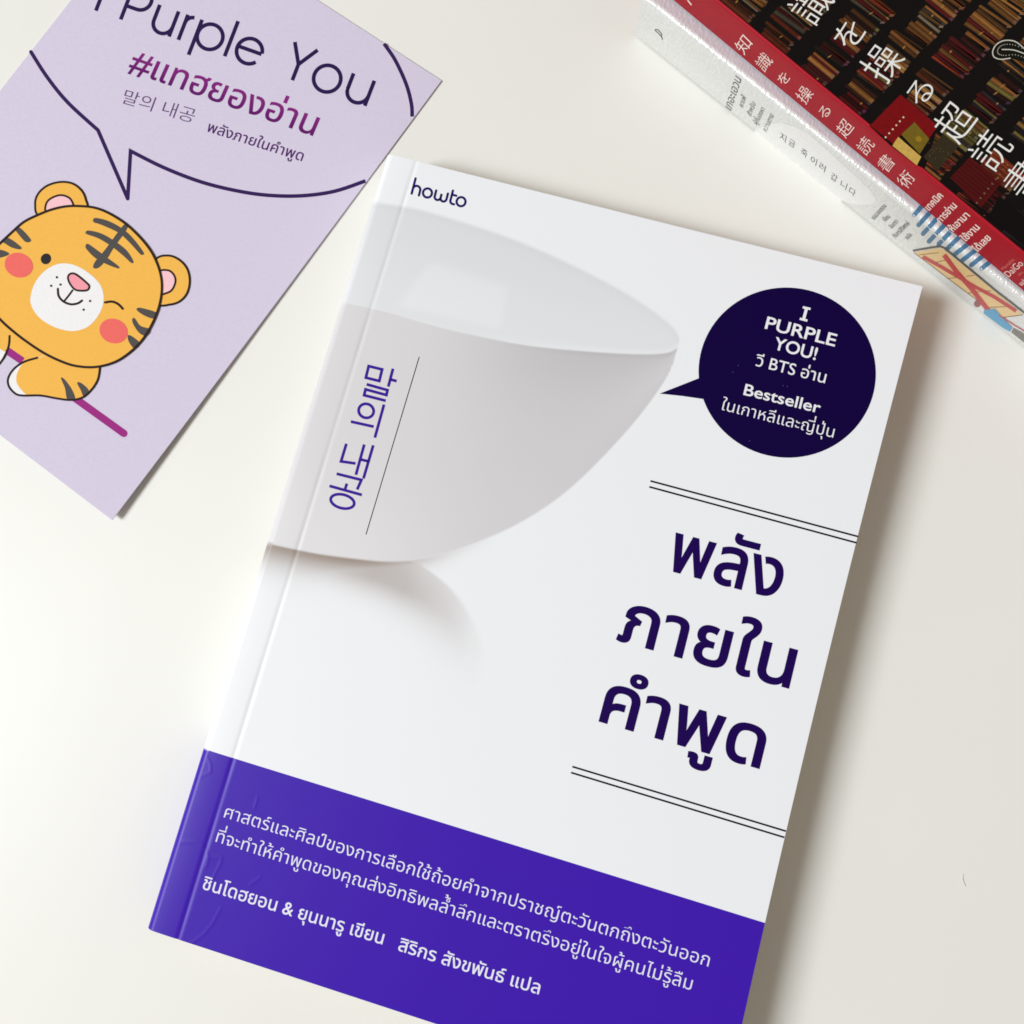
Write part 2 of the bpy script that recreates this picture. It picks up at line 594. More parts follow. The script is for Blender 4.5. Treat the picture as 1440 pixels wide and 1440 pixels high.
PAPER_WHITE = np.array([0.83, 0.836, 0.848])
PURPLE = np.array(alb(63, 19, 172, 0.95))
def cover_print(x, y):
    v = -y
    c = np.tile(PAPER_WHITE, x.shape + (1,))
    tip = RIM_BACK[0].max()
    back = np.interp(x, *RIM_BACK); front = np.interp(x, *RIM_FRONT); body = np.interp(x, *BODY)
    on = 1 - ss(tip - 0.0003, tip + 0.0001, x)
    e = 0.00040
    inner = ss(-e * 2, e * 2, v - back) * (1 - ss(-e, e, v - front)) * on
    outer = ss(-e, e, v - front) * (1 - ss(-e, e, v - body)) * on
    # the photographed cup stands on a white table and shades it
    below = v - body
    xl = np.interp(v, LOBE[1], LOBE[0])
    side = ss(0.0014, -0.0014, x - xl)
    contact = np.exp(-(np.clip(below, 0, 1) / np.interp(x, [0, 0.05], [0.0056, 0.0026])) ** 1.5) * ss(0.062, 0.020, x)
    off = v - np.interp(x, *CEN)
    amp = np.interp(x, CEN_X, [0.16, 0.40, 0.41, 0.32, 0.22, 0.06])
    band = amp * np.where(off > 0, np.exp(-(off / np.interp(x, CEN_X, [0.0035, 0.0042, 0.0048, 0.0055, 0.0065, 0.0075])) ** 1.6), np.exp(-(off / 0.011) ** 2)) * (1 - ss(CEN_X[-1], CEN_X[-1] + 0.006, x))
    sh = np.clip(np.maximum(0.64 * contact, band * side) + 0.25 * np.minimum(0.5 * contact, band * side), 0, 0.72) * ss(-0.0006, 0.0005, below)
    shade_tint = np.array([0.90, 1.02, 1.10])
    c = c * (1 - sh[..., None] * shade_tint)
    rel = np.clip((v - front) / np.maximum(body - front, 1e-4), 0, 1)
    dark = 0.180 + 0.125 * np.exp(-((x - 0.070) / 0.036) ** 2) * (1 - 0.5 * rel) + 0.05 * np.exp(-(rel / 0.25) ** 2) * ss(0.02, 0.06, x) \
        - 0.05 * ss(0.55, 1.0, rel) * ss(0.06, 0.02, x) + 0.05 * ss(0.55, 1, rel) * ss(0.06, 0.09, x)
    tint = np.array([0.985, 1.0, 0.985])
    body_c = PAPER_WHITE * np.array([1.0, 0.968, 0.962]) * (1 - dark)[..., None]
    rim = np.exp(-((v - front) / 0.0011) ** 2) * ss(0.035, 0.075, x)
    body_c = body_c * (1 - 0.10 * rim)[..., None]
    c = c * (1 - outer[..., None]) + body_c * outer[..., None]
    glow = np.ones(x.shape)                            # window mirrored in the photographed glaze
    for (ax, ay), (bx, by) in zip(GLOW, np.roll(GLOW, -1, 0)):
        L_ = math.hypot(bx - ax, by - ay)
        glow = glow * ss(-0.0016, 0.0016, ((bx - ax) * (v - ay) - (by - ay) * (x - ax)) / L_)
    ind = 0.165 - 0.045 * glow - 0.05 * ss(0.03, 0.0, front - v) + 0.03 * np.exp(-((v - back) / 0.0015) ** 2)
    lip = np.exp(-((front - v) / 0.0012) ** 2) * ss(0.03, 0.07, x)
    in_c = PAPER_WHITE * (1 - ind + 0.06 * lip)[..., None]
    c = c * (1 - inner[..., None]) + in_c * inner[..., None]
    return c

def rows_cols():
    xs = np.linspace(0.002, BW, 520)
    ys = np.concatenate([np.linspace(0, BAND_Y, 560), np.linspace(BAND_Y, -BH, 130)])
    return xs, ys

def cover_mesh():
    xs, ys = rows_cols()
    X, Y = np.meshgrid(xs, ys)
    X = X - 0.00115 * np.sin(np.pi * np.clip(-Y / BH, 0, 1)) ** 0.8 * (X / BW) ** 4   # fore-edge bows in a little
    Z = T + cover_lift(X, Y)
    C = cover_print(X, Y)
    top = 560
    C[top:] = PURPLE
    V = np.stack([X, Y, Z], -1).reshape(-1, 3)
    C = np.concatenate([C.reshape(-1, 3), np.ones((X.size, 1))], 1)
    ny, nx = X.shape
    idx = np.arange(ny * nx).reshape(ny, nx)
    F = [np.stack([idx[:-1, :-1], idx[1:, :-1], idx[1:, 1:], idx[:-1, 1:]], -1).reshape(-1, 4)]
    # board thickness: skirt and underside
    ring = np.concatenate([idx[0, :], idx[1:, -1], idx[-1, -2::-1], idx[-2:0:-1, 0]])
    W = V[ring] - np.array([0, 0, 0.0003])
    n0 = len(V); k = len(ring); r2 = n0 + k + np.arange(k)
    V = np.concatenate([V, V[ring], W])
    ring = n0 + np.arange(k)
    Cs = np.tile((0.74, 0.74, 0.73, 1), (2 * k, 1))
    C = np.concatenate([C, Cs])
    F.append(np.stack([ring, np.roll(ring, -1), np.roll(r2, -1), r2], -1))
    return V, np.concatenate(F), C
V, F, C = cover_mesh()
front_cover = place(mesh_np('front_cover', V, F, C, [M_COVER], paperback, smooth=True), paperback)

def spine_mesh():
    _, ys = rows_cols()
    ys = ys[::3].tolist(); ys[-1] = -BH
    ys = np.array(ys)
    r = 0.002
    prof = [(0.002 - r * math.sin(a), -r + r * math.cos(a)) for a in np.linspace(0, math.pi / 2, 9)] 
    V, C = [], []
    for y in ys:
        z0 = T + float(cover_lift(np.array([0.002]), np.array([y]))[0])
        pts = [(x, z0 + dz) for x, dz in prof] + [(0.0, 0.006), (0.0, 0.002), (0.0006, 0.0003), (0.002, 0.0001)]
        V += [(x, y, z) for x, z in pts]
    V = np.array(V)
    k = len(prof) + 4
    C = cover_print(np.clip(V[:, 0], 0.0003, 1), V[:, 1])
    C[V[:, 1] <= BAND_Y] = PURPLE
    C = np.concatenate([C, np.ones((len(C), 1))], 1)
    idx = np.arange(len(ys) * k).reshape(len(ys), k)
    F = np.stack([idx[:-1, :-1], idx[:-1, 1:], idx[1:, 1:], idx[1:, :-1]], -1).reshape(-1, 4)
    return V, F, C
V, F, C = spine_mesh()
place(mesh_np('spine', V, F, C, [M_COVER], paperback, smooth=True), paperback)
o = box('page_block', (BW - 0.005, BH - 0.0008, T - 0.0014), M_PAGES, paperback, (0.0001, 0, T / 2 - 0.0001))
o = box('back_cover', (BW - 0.004, BH, 0.0003), M_WHITE, paperback, (0.0001, 0, 0.00025))

# --- printing on the cover
NAVY = alb(17, 0, 60)
TITLE = alb(30, 2, 80)
BLACK = alb(14, 10, 26)
WHITE = alb(236, 236, 238, 0.98)
VIOLET = alb(60, 26, 146)

s = Sheet(cover)
s.text('พลัง', (937.4, 800.2), (1094.5, 842), 52.5, TITLE, 0.017)
s.text('ภายใน', (866, 898.4), (1110, 967.2), 53, TITLE, 0.017)
s.text('คำพูด', (842, 1013), (1068.5, 1080), 54, TITLE, 0.017)
s.build('title_lettering', M_INK, front_cover, paperback)

for rules in ((((914.6, 676.3), (1206.8, 754.6)), ((913.0, 684.6), (1204.6, 763.4))), (((804.8, 1078), (1105.2, 1168.8)), ((803, 1086.4), (1103.0, 1177.6)))):
    s = Sheet(cover)
    for a, b in rules:
        s.stroke([a, ((a[0] + b[0]) / 2, (a[1] + b[1]) / 2), b], 2.5, BLACK, cap=False)
    s.build('double_rule', M_INK, front_cover, paperback)

s = Sheet(cover)
s.poly(ell(1107, 524, 124.8, 119.6, 8, 90), NAVY, 1)
s.poly([(927.7, 553.5), (985, 531), (1000, 545), (991, 561.5), (960, 557)], NAVY, 1.5)
s.build('speech_bubble', M_INK, front_cover, paperback)
s = Sheet(cover)
s.stroke([(1134.2, 433.5), (1129.8, 449.7)], 4.2, WHITE, 3, cap=False)
s.stroke([(1128.8, 432.2), (1139.6, 434.6)], 3.2, WHITE, 3.2, cap=False)
s.stroke([(1124.6, 448.3), (1135.2, 451.0)], 3.2, WHITE, 3.2, cap=False)
s.text('PURPLE', (1075, 461.7), (1173.6, 487.3), 17, WHITE, 0.014, 3, 'P')
s.text('YOU!', (1086.7, 490.5), (1146.5, 506.3), 17, WHITE, 0.014, 3, 'Y')
s.text('วี BTS อ่าน', (1061.9, 514.2), (1159.6, 539), 13, WHITE, 0.004, 3)
s.text('Bestseller', (1045, 555), (1152.3, 581.2), 15.5, WHITE, 0.012, 3, 'B')
s.text('ในเกาหลีและญี่ปุ่น', (1013.2, 576), (1171.2, 615.7), 12.8, WHITE, 0.0, 3, thin=0.005)
for q in ((1030.5, 523.5), (1101, 542.5), (1107, 543.5), (1038, 514), (1054, 620)):
    s.poly(ell(*q, 0.7, 0.7, 0, 8), alb(84, 78, 112), 3)
s.build('bubble_lettering', M_INK, front_cover, paperback)

s = Sheet(cover)
def K(x, y): return (400 + x / 4.5, 460 + y / 4.5)
for path, closed in (([(533, 247), (618, 268), (600, 341), (515, 320)], True), ([(687, 263), (657, 377)], False), ([(674, 332), (710, 342)], False),
             ([(520, 362), (652, 399), (645, 430), (513, 394), (504, 431), (641, 466)], False),
             (ell(517, 530, 48, 44, 20, 36), True), ([(420, 598), (565, 630)], False), ([(630, 490), (572, 700)], False),
             ([(392, 738), (358, 850), (450, 863)], False), ([(505, 743), (452, 935)], False), ([(562, 748), (500, 958)], False), ([(485, 838), (532, 850)], False),
             ([(330, 928), (487, 967), (460, 1028)], False), ([(395, 990), (382, 1032)], False), ([(285, 1005), (490, 1062)], False),
             (ell(367, 1103, 76, 43, 14, 40), True)):
    s.stroke([K(*p) for p in path], 4.0, VIOLET, 1, closed, cap=False)
s.stroke([(589.6, 501.8), (552, 627), (514.7, 751.6)], 1.2, BLACK, cap=False)
s.build('vertical_lettering', M_INK, front_cover, paperback)

s = Sheet(cover)
b0, b1 = np.array([577.9, 272.0]), np.array([652.8, 291.4])
bd = (b1 - b0) / 6.17
bu = np.array([bd[1], -bd[0]]) * 1.02
def hw(pts): return [tuple(b0 + bd * x + bu * y) for x, y in pts]
def arc(cx, cy, r, a0, a1, n=12): return [(cx + r * math.cos(math.radians(a)), cy + r * math.sin(math.radians(a))) for a in np.linspace(a0, a1, n)]
for pts, cl in (([(0.08, 0), (0.08, 1.72)], False), ([(0.08, 0.45)] + arc(0.50, 0.55, 0.42, 180, 0) + [(0.92, 0.0)], False),
                (arc(1.78, 0.5, 0.5, 0, 345, 24), True),
                ([(2.66, 1.0), (2.66, 0.42)] + arc(3.0, 0.36, 0.34, 180, 360) + [(3.34, 0.8), (3.34, 0.36)] + arc(3.68, 0.36, 0.34, 180, 360) + [(4.02, 1.0)], False),
                ([(4.48, 1.45), (4.48, 0.36)] + arc(4.80, 0.34, 0.32, 180, 270) + [(4.98, 0.02)], False), ([(4.48, 1.0), (4.98, 1.0)], False),
                (arc(5.67, 0.5, 0.5, 0, 345, 24), True)):
    s.stroke(hw(pts), 3.3, alb(34, 14, 92), 1, cl)
s.build('publisher_lettering', M_INK, front_cover, paperback)

s = Sheet(cover)
BTXT = alb(232, 230, 242)
s.text('ศาสตร์และศิลป์ของการเลือกใช้ถ้อยคำจากปราชญ์ตะวันตกถึงตะวันออก', (314.3, 1149.2), (995.9, 1359.4), 14.2, BTXT, 0.0, thin=0.004)
s.text('ที่จะทำให้คำพูดของคุณส่งอิทธิพลล้ำลึกและตราตรึงอยู่ในใจผู้คนไม่รู้ลืม', (302.8, 1183.5), (971.4, 1392.5), 14.2, BTXT, 0.0, thin=0.004)
s.text('ชินโดฮยอน & ยุนนารู เขียน', (283.8, 1249.6), (537.5, 1328), 14.5, BTXT, 0.009)
s.text('สิริกร สังขพันธ์ แปล', (559.2, 1336.2), (757.5, 1398.3), 14.5, BTXT, 0.009)
s.build('band_lettering', M_INK, front_cover, paperback)

# ------------------------------------------------------------------ lilac card
def card_pts():
    TR = np.array([0.004685, 0.031229]); BR = np.array([-0.047454, -0.116516])
    d = (BR - TR) / np.linalg.norm(BR - TR)
    n = np.array([d[1], -d[0]])                         # towards the left edge
    if n[0] > 0: n = -n
    return TR, d, n, 0.1084, np.linalg.norm(BR - TR)
CTR, CD, CN, CWID, CLEN = card_pts()
def card_lift(x, y):
    x = np.asarray(x, float); y = np.asarray(y, float)
    u = ((x - CTR[0]) * CD[0] + (y - CTR[1]) * CD[1]) / CLEN     # 0 top .. 1 bottom
    w = ((x - CTR[0]) * CN[0] + (y - CTR[1]) * CN[1]) / CWID     # 0 right .. 1 left
    u = np.clip(u, 0, 1); w = np.clip(w, 0, 1)
    return 0.0020 * u ** 2.5 * (1 - w) ** 2 + 0.0001 * (1 - w) ** 2
card = Flat(0.00045, card_lift)
postcard = thing('printed_card', 'lilac card with a winking cartoon tiger under a speech bubble', 'card', (-0.06, -0.03, 0))
def card_mesh():
    nu, nw = 60, 44
    V, F = [], []
    for k, dz in ((0, 0.0), (1, -0.0004)):
        for i in range(nu + 1):
            for j in range(nw + 1):
                p = CTR + CD * CLEN * i / nu + CN * CWID * j / nw
                V.append((p[0], p[1], 0.00045 + float(card_lift(p[0], p[1])) + dz))
    I = lambda k, i, j: k * (nu + 1) * (nw + 1) + i * (nw + 1) + j
    for i in range(nu):
        for j in range(nw):
            F.append((I(0, i, j), I(0, i, j + 1), I(0, i + 1, j + 1), I(0, i + 1, j)))
            F.append((I(1, i, j), I(1, i + 1, j), I(1, i + 1, j + 1), I(1, i, j + 1)))
    for i in range(nu):
        for j in (0, nw): F.append((I(0, i, j), I(0, i + 1, j), I(1, i + 1, j), I(1, i, j)))
    for j in range(nw):
        for i in (0, nu): F.append((I(0, i, j), I(0, i, j + 1), I(1, i, j + 1), I(1, i, j)))
    return np.array(V), np.array(F)
V, F = card_mesh()
LILAC = np.array(alb(212, 202, 221))
me_o = mesh_np('card_sheet', V, F, np.tile((*LILAC, 1), (len(V), 1)), [M_PAPER], postcard)
bm = bmesh.new(); bm.from_mesh(me_o.data); bmesh.ops.recalc_face_normals(bm, faces=bm.faces); bm.to_mesh(me_o.data); bm.free()
card_sheet = place(me_o, postcard)

DPUR = alb(52, 28, 84)
s = Sheet(card)
s.stroke(smooth([(43.5, 73), (66.7, 109), (95.6, 144.4), (137.8, 183.1)]).tolist() + [(179.6, 279.5)], 5.2, DPUR, 1)
s.stroke([(179.6, 279.5), (183.6, 212.4)] + smooth([(183.6, 212.4), (231, 236), (284.4, 256.4), (337.8, 269.3), (382, 275), (426.7, 275.2), (471, 268.9), (514, 254.4)]).tolist()[1:], 5.2, DPUR, 1.3, cap=False)
s.stroke(smooth([(540, 61.5), (555.6, 84.4), (571, 117.8), (578.5, 146), (579.6, 164)]), 5.2, DPUR, 1, cap=False)
s.build('bubble_outline', M_CARDINK, card_sheet, postcard)

s = Sheet(card)
o0 = np.array([169.7, 27.5]); bb = np.array([0.9427, 0.3337]); aa = np.array([0.36, -0.933])
def L(pts): return [tuple(o0 + bb * x + aa * y) for x, y in pts]
for pts, cl in (([(-37, 0), (-37, 52)], False), ([(0, 0), (0, 52)], False),
                ([(0, 21)] + [(14, 21)] + arc(16, 36.5, 15.5, -90, 90, 14) + [(0, 52)], False),
                ([(44, 38), (44, 15)] + arc(58, 14.5, 14, 180, 360, 16) + [(72, 38)], False), ([(72, 16), (72, 0)], False),
                ([(86, 0), (86, 38)], False), ([(86, 26)] + arc(97, 26, 11, 180, 95, 8), False),
                ([(107, -15), (107, 38)], False), (arc(126, 19, 18, 0, 348, 30), True),
                ([(155, 0), (155, 53)], False),
                (arc(185, 18.5, 18, 8, 320, 30), False), ([(167.5, 20), (202.5, 20)], False),
                ([(256, 0), (256, 24), (240, 52)], False), ([(256, 24), (274, 52)], False),
                (arc(301, 18.5, 19, 0, 348, 30), True),
                ([(333, 38), (333, 15)] + arc(348.5, 15.5, 15.5, 180, 360, 16) + [(364, 38)], False), ([(364, 16), (364, 0)], False)):
    s.stroke(L(pts), 5.4, alb(40, 22, 74), 1 + 0.02 * len(s.v), cl, cap=False)
s.text('#แทฮยองอ่าน', (178.7, 98.7), (440, 191), 26.5, [alb(96, 16, 100), alb(140, 36, 128)], 0.010, 1)
s.text('말의 내공', (171, 143.5), (271, 172), 19.5, alb(98, 62, 116), 0, 1, '말', 0.006)
s.text('พลังภายในคำพูด', (289.8, 184.4), (424.4, 226.7), 11.5, alb(84, 34, 104), 0.010, 1)
s.build('card_lettering', M_CARDINK, card_sheet, postcard)

# --- the tiger drawing
def Q(pts): return [(x / 3.512, 230 + y / 3.512) for x, y in pts]
ORANGE = alb(243, 184, 82); LINE = alb(44, 30, 28); PINK = alb(247, 196, 202); GREY = alb(82, 78, 76)
CORAL = alb(238, 108, 100); MUZ = alb(240, 238, 236); MAG = alb(156, 44, 128)
s = Sheet(card)
def fill(pts, col, layer, sm=True, line=None, w=3.0):
    p = smooth(Q(pts), True) if sm else np.array(Q(pts))
    s.poly(p, col, layer)
    if line is not None: s.stroke(p, w, line, layer + 0.4, True)
def pen(pts, w, layer, col=LINE): s.stroke(smooth(Q(pts)), w + 0.5, col, layer)
s.stroke(Q([(20, 912), (330, 1130), (612, 1333)]), 10.5, MAG, 1)
fill([(-60, 680), (60, 740), (250, 880), (250, 960), (110, 985), (60, 935), (0, 900), (-60, 880)], ORANGE, 2, False)
s.stroke(Q([(36, 924), (112, 976)]), 10.5, MAG, 2.6, cap=False)
fill([(-40, 905), (20, 895), (28, 930), (0, 985), (-40, 1010)], MUZ, 2.8, False)
fill([(-50, 800), (46, 850), (40, 905), (24, 930), (0, 915), (-50, 930)], ORANGE, 3, False)
pen([(48, 852), (44, 900), (26, 950), (-4, 992)], 2.5, 3.6)
arm = [(185, 960), (120, 980), (70, 1015), (42, 1060), (45, 1100), (75, 1135), (110, 1146), (200, 1146), (280, 1160), (350, 1168), (410, 1155), (455, 1115), (485, 1065), (495, 1005)]
p = smooth(Q(arm)).tolist() + Q([(400, 960), (280, 930)])
s.poly(p, MUZ, 4)
p = smooth(Q([(185, 962), (120, 985), (88, 1030), (82, 1075), (100, 1110), (132, 1143)])).tolist() + smooth(Q([(132, 1144), (200, 1146), (280, 1160), (350, 1168), (410, 1155), (455, 1115), (485, 1065), (495, 1005)])).tolist() + Q([(400, 960), (280, 930)])
s.poly(p, ORANGE, 4.5)
fill([(302, 1060), (320, 1066), (356, 1115), (372, 1163), (334, 1166), (322, 1110)], GREY, 5)
fill([(382, 1083), (405, 1086), (440, 1122), (415, 1150), (400, 1120)], GREY, 5)
pen(arm, 2.5, 5.5)
fill([(195, 262), (175, 200), (190, 150), (235, 110), (300, 92), (360, 100), (405, 135), (425, 180), (425, 225), (320, 300)], ORANGE, 5, line=LINE)
fill([(232, 245), (228, 205), (250, 175), (300, 157), (345, 172), (365, 208), (365, 230), (300, 260)], PINK, 6, line=LINE, w=2.8)
fill([(770, 475), (830, 455), (885, 475), (925, 520), (938, 580), (925, 640), (890, 680), (840, 697), (780, 692), (740, 580)], ORANGE, 5, line=LINE)
fill([(785, 540), (830, 528), (858, 548), (868, 580), (855, 618), (830, 638), (785, 640)], PINK, 6, line=LINE, w=2.8)
head = [(0, 398), (60, 342), (120, 290), (190, 255), (260, 228), (330, 213), (400, 212), (470, 220), (540, 247), (620, 297), (690, 362), (745, 430), (780, 500), (799, 570), (800, 640), (785, 715), (755, 790), (715, 858), (665, 915), (600, 965), (540, 992), (470, 1006), (400, 1004), (330, 988), (230, 943), (130, 878), (50, 815), (0, 768), (-60, 700), (-95, 620), (-95, 530), (-60, 455)]
fill(head, ORANGE, 7)
fill([(153, 660), (175, 590), (225, 530), (290, 497), (360, 500), (430, 535), (490, 590), (513, 650), (505, 715), (470, 775), (420, 815), (350, 828), (270, 808), (200, 765), (160, 710)], MUZ, 8)
fill([(462, 276), (480, 270), (540, 286), (605, 322), (655, 366), (711, 440), (703, 452), (690, 445), (640, 390), (585, 342), (500, 303), (466, 292)], GREY, 8)
fill([(425, 340), (440, 332), (500, 346), (565, 382), (625, 428), (660, 482), (650, 492), (610, 456), (555, 412), (490, 372), (430, 350)], GREY, 8.3)
fill([(424, 408), (436, 398), (475, 424), (520, 458), (587, 508), (580, 518), (510, 490), (465, 462), (430, 425)], GREY, 8.6)
fill([(612, 305), (632, 318), (562, 420), (528, 475), (490, 515), (463, 516), (472, 485), (522, 425)], GREY, 8.9)
fill([(75, 325), (100, 318), (152, 372), (150, 388), (125, 386), (85, 340)], GREY, 8)
fill([(5, 385), (40, 367), (105, 412), (100, 425), (60, 416), (25, 395)], GREY, 8)
fill([(-30, 430), (10, 428), (48, 446), (20, 462), (-30, 468)], GREY, 8)
fill([(678, 716), (700, 714), (776, 738), (760, 766), (715, 752), (680, 728)], GREY, 8)
fill([(655, 768), (668, 766), (695, 802), (744, 820), (726, 852), (690, 838), (660, 795)], GREY, 8)
fill([(632, 852), (650, 852), (692, 888), (668, 916), (640, 885)], GREY, 8)
s.poly(Q(ell(95, 503, 71, 60, 20)), CORAL, 9)
s.poly(Q(ell(563, 828, 71, 60, 20)), CORAL, 9)
s.poly(Q(ell(229, 472, 25, 27, 30)), alb(44, 42, 44), 9)
pen([(521, 687), (555, 683), (585, 695), (608, 718)], 2.8, 9)
fill([(338, 565), (350, 546), (378, 549), (434, 594), (443, 612), (428, 628), (378, 626), (350, 598)], alb(243, 158, 168), 10, line=LINE, w=2.8)
pen([(360, 628), (340, 655), (318, 682)], 2.2, 9.6)
pen([(288, 620), (292, 655), (315, 682), (350, 696), (385, 692), (407, 678)], 2.6, 9.8)
for x, y in ((283, 563), (255, 605), (301, 599), (447, 680), (415, 723)):
    s.poly(Q(ell(x, y, 6, 6, 0, 12)), LINE, 9.5)
s.stroke(smooth(Q(head), True), 3.3, LINE, 10.5, True)
s.build('tiger_drawing', M_CARDINK, card_sheet, postcard)

s = Sheet(ground0 := Flat(0.0))
def fibre():
    p = smooth([(1354.6, 1229), (1353.6, 1233), (1354, 1238), (1357.5, 1246)], n=5)
    P = ground0.hit(p)
    cu = bpy.data.curves.new('fibre', 'CURVE'); cu.dimensions = '3D'; cu.bevel_depth = 0.00007; cu.bevel_resolution = 2
    sp = cu.splines.new('POLY'); sp.points.add(len(P) - 1)
    for i, q in enumerate(P): sp.points[i].co = (q[0] - P[0][0], q[1] - P[0][1], 0.00008 + 0.0001 * math.sin(3 * i / len(P)), 1)
    o = bpy.data.objects.new('fibre', cu); COL.objects.link(o)
    me = bpy.data.meshes.new_from_object(o.evaluated_get(bpy.context.evaluated_depsgraph_get()))
    bpy.data.objects.remove(o)
    o = new_object('lint_fibre', me, None, [material('grey_lint', (0.64, 0.61, 0.55), 0.9, 0.1)])
    o.location = P[0]
    o['label'] = 'tiny curved grey fibre lying on the bare tabletop right of the paperback'
    o['category'] = 'lint'
fibre()

# ------------------------------------------------------------------ shrink-wrapped white book (bottom of the stack)
T1, T2, R1 = 0.020, 0.0145, 0.0016
ground = Flat(0.0)
a1, b1_ = ground.hit([(893.5, 50), (1440, 488)])
D1 = (b1_ - a1) / np.linalg.norm(b1_ - a1)
N1 = np.array([D1[1], -D1[0], 0.0])
if N1[1] > 0: N1 = -N1                                  # spine faces the viewer
A1 = math.atan2(D1[1], D1[0])
L1, W1 = 0.208, 0.140
white = SpineAndTop(a1, N1, T1, R1)
spine1 = Upright(a1, N1)
wrapped = thing('wrapped_book', 'white book with a striped awning drawing on its spine, lying under the red book', 'book', a1 + D1 * L1 / 2 - N1 * W1 / 2)

def lying_shell(L_, W_, top, z0, r, a, D, N, nl=120):
    """Spine plus rounded joint plus top cover plus back, one skin; returns verts, faces, arc profile size."""
    prof = [(0.0, z0 + 0.0006), (0.0, z0 + (top - z0) * 0.35), (0.0, z0 + (top - z0) * 0.7)]
    prof += [(r - r * math.cos(t), top - r + r * math.sin(t)) for t in np.linspace(0, math.pi / 2, 8)]
    prof += [(q, top) for q in np.linspace(r, W_, 24)[1:]]
    V = []
    for i in range(nl + 1):
        for q, z in prof:
            p = a + D * (L_ * i / nl) - N * q
            V.append((p[0], p[1], z))
    k = len(prof)
    idx = np.arange((nl + 1) * k).reshape(nl + 1, k)
    F = np.stack([idx[:-1, :-1], idx[1:, :-1], idx[1:, 1:], idx[:-1, 1:]], -1).reshape(-1, 4)
    return np.array(V), F, k
V, F, k = lying_shell(L1, W1, T1, 0.0, R1, a1, D1, N1)
BOARD = np.array(alb(222, 223, 219))
nsp = 3 + 8
prof_i = np.arange(len(V)) % k
colr = np.tile((*BOARD, 1.0), (len(V), 1))
pl = nsp - 3
for nm, sel in (('spine', prof_i < nsp), ('front_cover', prof_i >= nsp - 1)):
    keep = np.where(sel)[0]
    remap = -np.ones(len(V), int); remap[keep] = np.arange(len(keep))
    Fs = F[np.all(sel[F], axis=1)]
    Fs = Fs[np.all(remap[Fs] >= 0, axis=1)]
    ob = place(mesh_np(nm, V[keep], remap[Fs], colr[keep], [M_WRAP], wrapped, smooth=True), wrapped)
    if nm == 'spine': w_spine = ob
    else: w_cover = ob
    if nm == 'front_cover':
        ob.data.attributes['print'].data.foreach_set('color', np.tile((*alb(208, 205, 209), 1.0), (len(keep), 1)).astype(np.float32).ravel())
def mid(a, D, N, L_, W_, off): return (a + D * L_ / 2 - N * (W_ / 2 + off))
def local(root, p): return tuple(Vector((p[0], p[1], p[2])) - Vector(root.location))
box('page_block', (L1 - 0.001, W1 - 0.004, T1 - 0.002), M_PAGES, wrapped, local(wrapped, [*mid(a1, D1, N1, L1, W1, 0.0)[:2], T1 / 2]), A1)
box('back_cover', (L1, W1 - 0.001, 0.0004), M_WHITE, wrapped, local(wrapped, [*mid(a1, D1, N1, L1, W1, 0.0)[:2], 0.0004]), A1)

INKG = alb(44, 46, 48)
s = Sheet(white)
cloud = smooth([(1058, 196), (1068, 180), (1095, 173), (1128, 183), (1160, 208), (1195, 240), (1224, 268), (1232, 283), (1218, 288), (1190, 284), (1150, 268), (1100, 232)], True)
s.poly(cloud, alb(240, 240, 238), 1)
s.build('cloud_patch', M_WRAPINK, w_spine, wrapped)
s = Sheet(white)
s.text('เกอะเอวน', (1028, 156), (1043, 112), 9.5, INKG, 0.0, 2)
s.text('คาเฟ่', (1045, 152), (1049.5, 137), 5.8, INKG, 0, 2)
s.text('สำหรับ', (1056, 164), (1063, 146), 5.8, INKG, 0, 2)
s.text('ผู้ที่มองหา', (1065, 176), (1076, 154), 5.8, INKG, 0, 2)
s.text('ความตาย', (1078, 186), (1088.5, 163), 5.8, INKG, 0, 2)
s.build('title_lettering', M_WRAPINK, w_spine, wrapped)
s = Sheet(white)
for ch, (x, y) in zip('지금죽이러갑니다', ((1100, 192), (1112.5, 200), (1129.5, 213.5), (1143, 224.5), (1155, 233.5), (1171.5, 248), (1185, 258.5), (1197, 268))):
    s.text(ch, (x - 3.6, y + 2.2), (x + 4.8, y + 8.0), 8.2, alb(40, 44, 74), 0, 2, '지')
s.build('handwritten_lettering', M_WRAPINK, w_spine, wrapped)
s = Sheet(white)
s.stroke(smooth([(931.5, 55.5), (930, 51), (922.5, 43.5), (921.5, 42), (924.5, 41.5), (930.2, 47.5), (929.8, 51.5)]), 1.1, INKG, 2)
s.build('publisher_mark', M_WRAPINK, w_spine, wrapped)
s = Sheet(white)
for tx, p0, p1 in (('ซอนวอนยอน', (1229.5, 309.5), (1247, 290)), ('เขียน', (1245, 311.5), (1252.5, 305.5)), ('มินตรา', (1254.5, 321.5), (1264, 312)),
                   ('กันทรสิริพงษ์', (1259.5, 335), (1280, 314.5)), ('แปล', (1276.5, 337), (1283, 331))):
    s.text(tx, p0, p1, 5.4, INKG, 0.004, 2)
s.build('author_lettering', M_WRAPINK, w_spine, wrapped)

